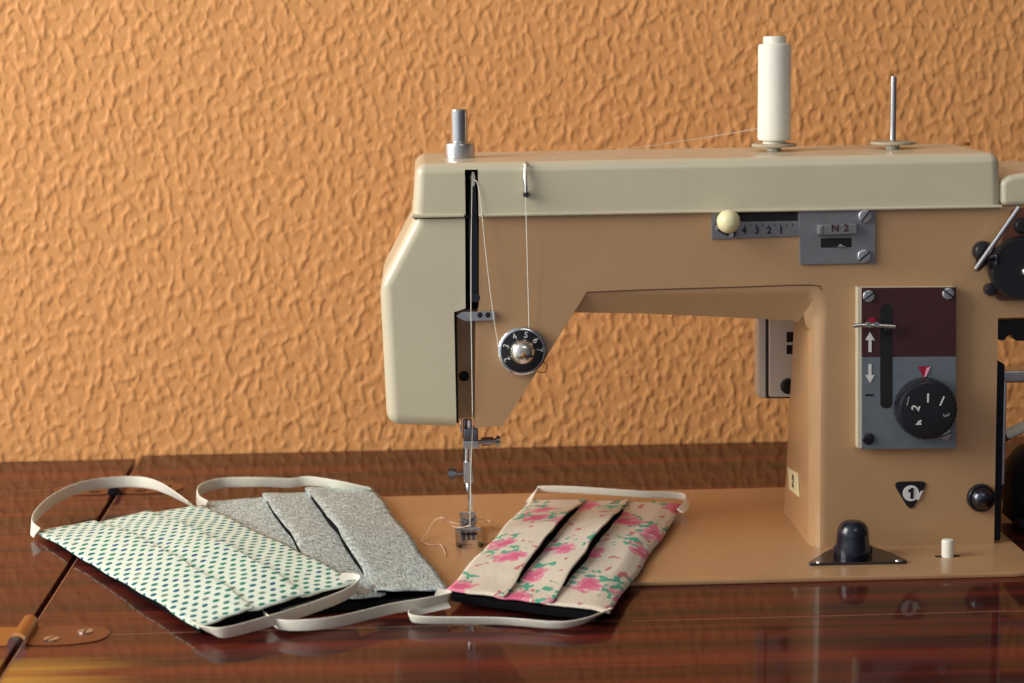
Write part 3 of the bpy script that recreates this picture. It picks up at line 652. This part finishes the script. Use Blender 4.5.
motor = build('motor', [(lathe([(0.006, -0.012), (0.016, -0.010), (0.0225, -0.004), (0.024, 0.004), (0.024, 0.06), (0.02, 0.066)], (mo.x-0.0005, mo.y, mo.z), (1, 0, 0), 40), M_motor), 
     (box(mo.x-0.010, mo.x+0.05, mo.y-0.018, mo.y+0.016, BED, mo.z-0.012, 0.001), M_motor), (box(mo.x+0.012, mo.x+0.03, mo.y-0.005, mo.y+0.005, mo.z+0.02, at(1010, 383, F+.03).z+0.0005), M_black)], mc)
build('motor_lead', [(tube([at(1004, 436, F+0.04), at(1030, 424, F+0.045), at(1060, 418, F+0.05)], 0.0030, 12), M_white), (tube([at(1006, 440, F+0.04), at(1003, 435, F+0.04)], 0.0028, 10), M_black)], mc)

# ------------------------------------------------------------------ thread spool and thread
zb = zt1 + 0.0036
spool = thing('thread_spool', 'tall spool of white thread standing on the felt disc of the left spool pin', 'thread spool', (sp1.x, YS, zb))
zy = lambda py: at(774, py, YS).z
build('core', [(lathe([(0.0018, zb), (11.3*ss, zb), (11.5*ss, zb+0.001), (11*ss, zy(139)), (11*ss, zy(44)), (11.6*ss, zy(42)), (11.6*ss, zy(37.5)), (10.8*ss, zy(36.3)), (7*ss, zy(36.3)), (6.6*ss, zy(40)), (0.0018, zy(40))], (sp1.x, YS, 0), (0, 0, 1), 40), M_white)], spool)
build('winding', [(lathe([(11*ss, zy(139.5)), (15.8*ss, zy(139.8)), (16.6*ss, zy(137)), (16.4*ss, zy(100)), (16.4*ss, zy(70)), (16.5*ss, zy(47)), (15.6*ss, zy(44.3)), (11*ss, zy(43.5))], (sp1.x, YS, 0), (0, 0, 1), 40), M_wound)], spool)

th = []
r = 0.00019
th.append(tube(smooth_path([(sp1.x-0.0078, YS-0.002, zy(128)), at(690, 140, YS-0.008), at(610, 151, F+0.02), at(560, 157, F+0.008), at(527, 161.5, F+0.0005), at(526, 165, F-0.006)], 8), 0.00014, 6))
th.append(tube([at(526, 165, F-0.0062), at(525.6, 193, F-0.0062), at(529, 326, F-0.0025), at(529, 330, F-0.0012)], r, 6))
th.append(tube(smooth_path([at(529, 330, F-0.0012), at(540, 342, F-0.001), at(541, 356, F-0.001), at(528, 368, F-0.001), at(508, 362, F-0.001), at(499, 348, F-0.0016), at(497, 338, F-0.003), at(492, 305, F-0.004), at(486, 255, F-0.004), at(479, 190, F-0.003), at(474, 180, F-0.001)], 6), r, 6))
th.append(tube([at(472, 182, F-0.001), at(471, 250, F-0.001), at(471, 312, F-0.0035), at(472.5, 412, F-0.001), at(472.5, 430, F+0.013), at(471, 470, F+0.0185), at(470, 526, F+0.019)], r, 6))
tail = smooth_path([at(470, 526, F+0.019), atz(455, 527, BED+.003), atz(444, 518, BED+.008), atz(434, 521, BED+.006), atz(428, 532, BED+.003), atz(422, 540, BED+.001), atz(430, 545, BED+.0005), atz(441, 545, BED+.0006), atz(446, 556, BED+.0005)], 6)
th.append(tube(tail, r*1.3, 6))
th.append(tube(smooth_path([atz(440, 522, BED+.0055), atz(447, 521, BED+.005), atz(460, 524, BED+.004), atz(474, 520, BED+.003), atz(486, 520, BED+.0006), atz(491, 522, BED+.0006)], 6), r*1.3, 6))
tag(build('sewing_thread', [(bm, M_thread) for bm in th[:4]] + [(bm, M_pthread) for bm in th[4:]]), 'white thread running from the spool through dial and needle, loose tail on bed', 'thread')

# ------------------------------------------------------------------ face masks
def make_mask(name, label, fabric, corners, pleats, seed, loops, lining_out, rise=0.003, trim=None, amp0=0.55, wob=0.0010):
    """corners = four (px, py, height over table): far-left, far-right, near-right, near-left.
    pleats = cross profile [(v, lift)], undercuts allowed."""
    FL, FR, NR, NL = [atz(x, y, TAB+z) for x, y, z in corners]
    root = thing(name, label, 'face mask', ((FL+FR+NR+NL)/4).to_tuple()[:2] + (TAB,))
    Wd = ((FR-FL).length + (NR-NL).length)/2; Ln = ((NL-FL).length + (NR-FR).length)/2
    prof = []
    dark = []
    for (v0, h0_, *fl), (v1, h1_, *_x) in zip(pleats, pleats[1:]):
        k = max(1, int(abs(v1-v0)*36))
        for j in range(k): prof.append((v0+(v1-v0)*j/k, h0_+(h1_-h0_)*j/k)); dark.append(bool(fl))
    prof.append(pleats[-1][:2]); nu = 44
    dist = [0]
    for a, c in zip(prof, prof[1:]): dist.append(dist[-1] + math.hypot((c[0]-a[0])*Wd, c[1]-a[1]))
    def surf(u, v, h):
        e = FL.lerp(FR, v); g = NL.lerp(NR, v); p = e.lerp(g, u)
        amp = amp0 + (1-amp0)*math.sin(math.pi*min(max(u, 0), 1))
        q = Vector((u*Ln*26, v*Wd*26, seed))
        wob_ = (noise.noise(q)*wob + noise.noise(q*3.1)*wob*0.35)
        p = p.copy(); p.z += h*amp + wob_ + rise*math.sin(math.pi*u)*math.sin(math.pi*min(max(v, 0), 1))
        p += (FR-FL).normalized()*noise.noise(Vector((u*7, v*1.5, seed+9)))*0.0012
        p += (NL-FL).normalized()*noise.noise(Vector((v*11, u*1.5, seed+5)))*0.0016
        return p
    bm = bmesh.new(); uvl = bm.loops.layers.uv.new('UVMap')
    open_faces = []
    G = [[bm.verts.new(surf(i/nu, v, h)) for v, h in prof] for i in range(nu+1)]
    for i in range(nu):
        for j in range(len(prof)-1):
            f = bm.faces.new((G[i][j], G[i+1][j], G[i+1][j+1], G[i][j+1]))
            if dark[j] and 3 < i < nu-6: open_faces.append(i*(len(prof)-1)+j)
            for lp_, (ii, jj) in zip(f.loops, ((i, j), (i+1, j), (i+1, j+1), (i, j+1))):
                lp_[uvl].uv = (ii/nu*Ln + seed*0.013, dist[jj] + seed*0.007)
    ob = build('fabric', [(bm, fabric)], root, smooth=60)
    ob.data.materials.append(M_lining)
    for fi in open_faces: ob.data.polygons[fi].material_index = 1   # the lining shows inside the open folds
    sd = ob.modifiers.new('thickness', 'SOLIDIFY'); sd.thickness = 0.0008; sd.offset = -1
    # black lining under it, reaching a little past the near end
    lo_, n_ = [], 24
    def lin(u, v, dz):
        e = FL.lerp(FR, v); g = NL.lerp(NR, v); p = e.lerp(g, u).copy()
        p.z = max(p.z + dz + noise.noise(Vector((u*9, v*7, seed+3)))*0.0008, TAB+0.0004); return p
    lb = bmesh.new(); top = []; bot = []
    for i in range(n_+1):
        u = 0.03 + (0.97+lining_out-0.03)*i/n_
        top.append([lb.verts.new(lin(u, 0.03+0.92*j/10, -0.0016)) for j in range(11)])
        bot.append([lb.verts.new(lin(u, 0.03+0.92*j/10, -0.0042)) for j in range(11)])
    for i in range(n_):
        for j in range(10):
            lb.faces.new((top[i][j], top[i+1][j], top[i+1][j+1], top[i][j+1])); lb.faces.new((bot[i][j], bot[i][j+1], bot[i+1][j+1], bot[i+1][j]))
        for j in (0, 10):
            lb.faces.new((top[i][j], top[i+1][j], bot[i+1][j], bot[i][j]))
    for i in (0, n_):
        for j in range(10): lb.faces.new((top[i][j], top[i][j+1], bot[i][j+1], bot[i][j]))
    lo2 = build('lining', [(lb, M_lining)], root, smooth=60); lo2['label'] = 'black inner lining'
    for pts, wd_, tl in loops:
        build('ear_loop', [(ribbon([atz(x, y, TAB+z) for x, y, z in pts], wd_, 0.0009, tl), M_elastic)], root, smooth=60)
    if trim:
        for pts, wd_, tl in trim: build('edge_binding', [(ribbon([atz(x, y, TAB+z) for x, y, z in pts], wd_, 0.0009, tl), M_elastic)], root, smooth=60)
    return root

make_mask('face_mask', 'mint white pleated cloth mask with green polka dots, lying partly on the grey one', M_polka,
    [(36, 531, .0030), (203, 505, .0105), (356, 580, .0135), (199, 627, .0058)],
    [(0, 0), (.30, .0026), (.34, .0028), (.345, .0020), (.325, .0006), (.37, .0004), (.62, .0028), (.66, .0030), (.665, .0022), (.645, .0007), (.69, .0005), (1, .0006)], 1.7,
    [([(37, 533, .0035), (32, 527, .006), (35, 517, .009), (50, 502, .010), (75, 489, .011), (105, 483, .011), (140, 482, .011), (163, 488, .012), (192, 505, .012)], .0064, [.2, .1, 0, 0, .1, .1, .1, .2, .5]),
     ([(196, 624, .0050), (208, 630, .0050), (228, 632, .0055), (280, 618, .0066), (320, 605, .0078), (350, 592, .0098), (357, 581, .0125), (340, 577, .0140)], .0056, [.6, .5, .2, .1, .1, .1, .3, .8])],
    0.012, rise=0.003)
make_mask('face_mask', 'grey heathered linen pleated mask lying between the dotted and the floral mask', M_heather,
    [(203, 503, .0055), (371, 487, .0070), (450, 591, .0068), (262, 609, .0040)],
    [(0, .0006), (.36, .0000), (.38, .0002), (.345, .0010, 1), (.345, .0036), (.37, .0042), (.63, .0004), (.65, .0006), (.605, .001, 1), (.60, .0052), (.63, .0060), (1, .0010)], 4.2,
    [([(206, 506, .007), (198, 500, .008), (200, 490, .010), (222, 483, .011), (262, 482, .011), (290, 483, .010), (310, 481, .011), (340, 485, .011), (372, 490, .009)], .0060, [.3, .1, 0, .1, .2, .2, .2, .3, .7]),
     ([(258, 605, .0045), (264, 614, .0040), (278, 624, .0045), (305, 625, .0055), (340, 621, .0058), (390, 609, .0058), (425, 603, .0065), (448, 597, .0075), (436, 592, .0095)], .0052, [.4, .3, .2, .1, .1, .1, .1, .3, .9])],
    0.035, rise=0.001)
make_mask('face_mask', 'cream pleated mask printed with pink roses and green leaves, in front of the needle', M_floral,
    [(531, 499, .0075), (683, 503, .0080), (609, 612, .0065), (447, 590, .0075)],
    [(0, .0004), (.345, .0046), (.365, .0048), (.37, .0041, 1), (.31, .0000, 1), (.374, -.0002), (.64, .0046), (.655, .0048), (.66, .0041, 1), (.60, .0000, 1), (.664, -.0002), (.9, .0012), (1, -.0022)], 8.8,
    [([(529, 501, .0075), (536, 491, .0085), (545, 489, .0095), (580, 490, .0100), (640, 494, .0100), (681, 496, .0095), (687, 503, .0090), (680, 511, .0085)], .0040, [.8, .4, .2, .15, .15, .2, .4, .7]),
     ([(449, 605, .0040), (422, 610, .0035), (410, 616, .0036), (425, 620, .0038), (500, 621, .0036), (555, 625, .0036), (580, 622, .0042), (600, 614, .0056), (609, 609, .0062)], .0042, [.7, .4, .2, .3, .3, .3, .4, .6, .8])],
    0.045, rise=0.002, amp0=0.15)
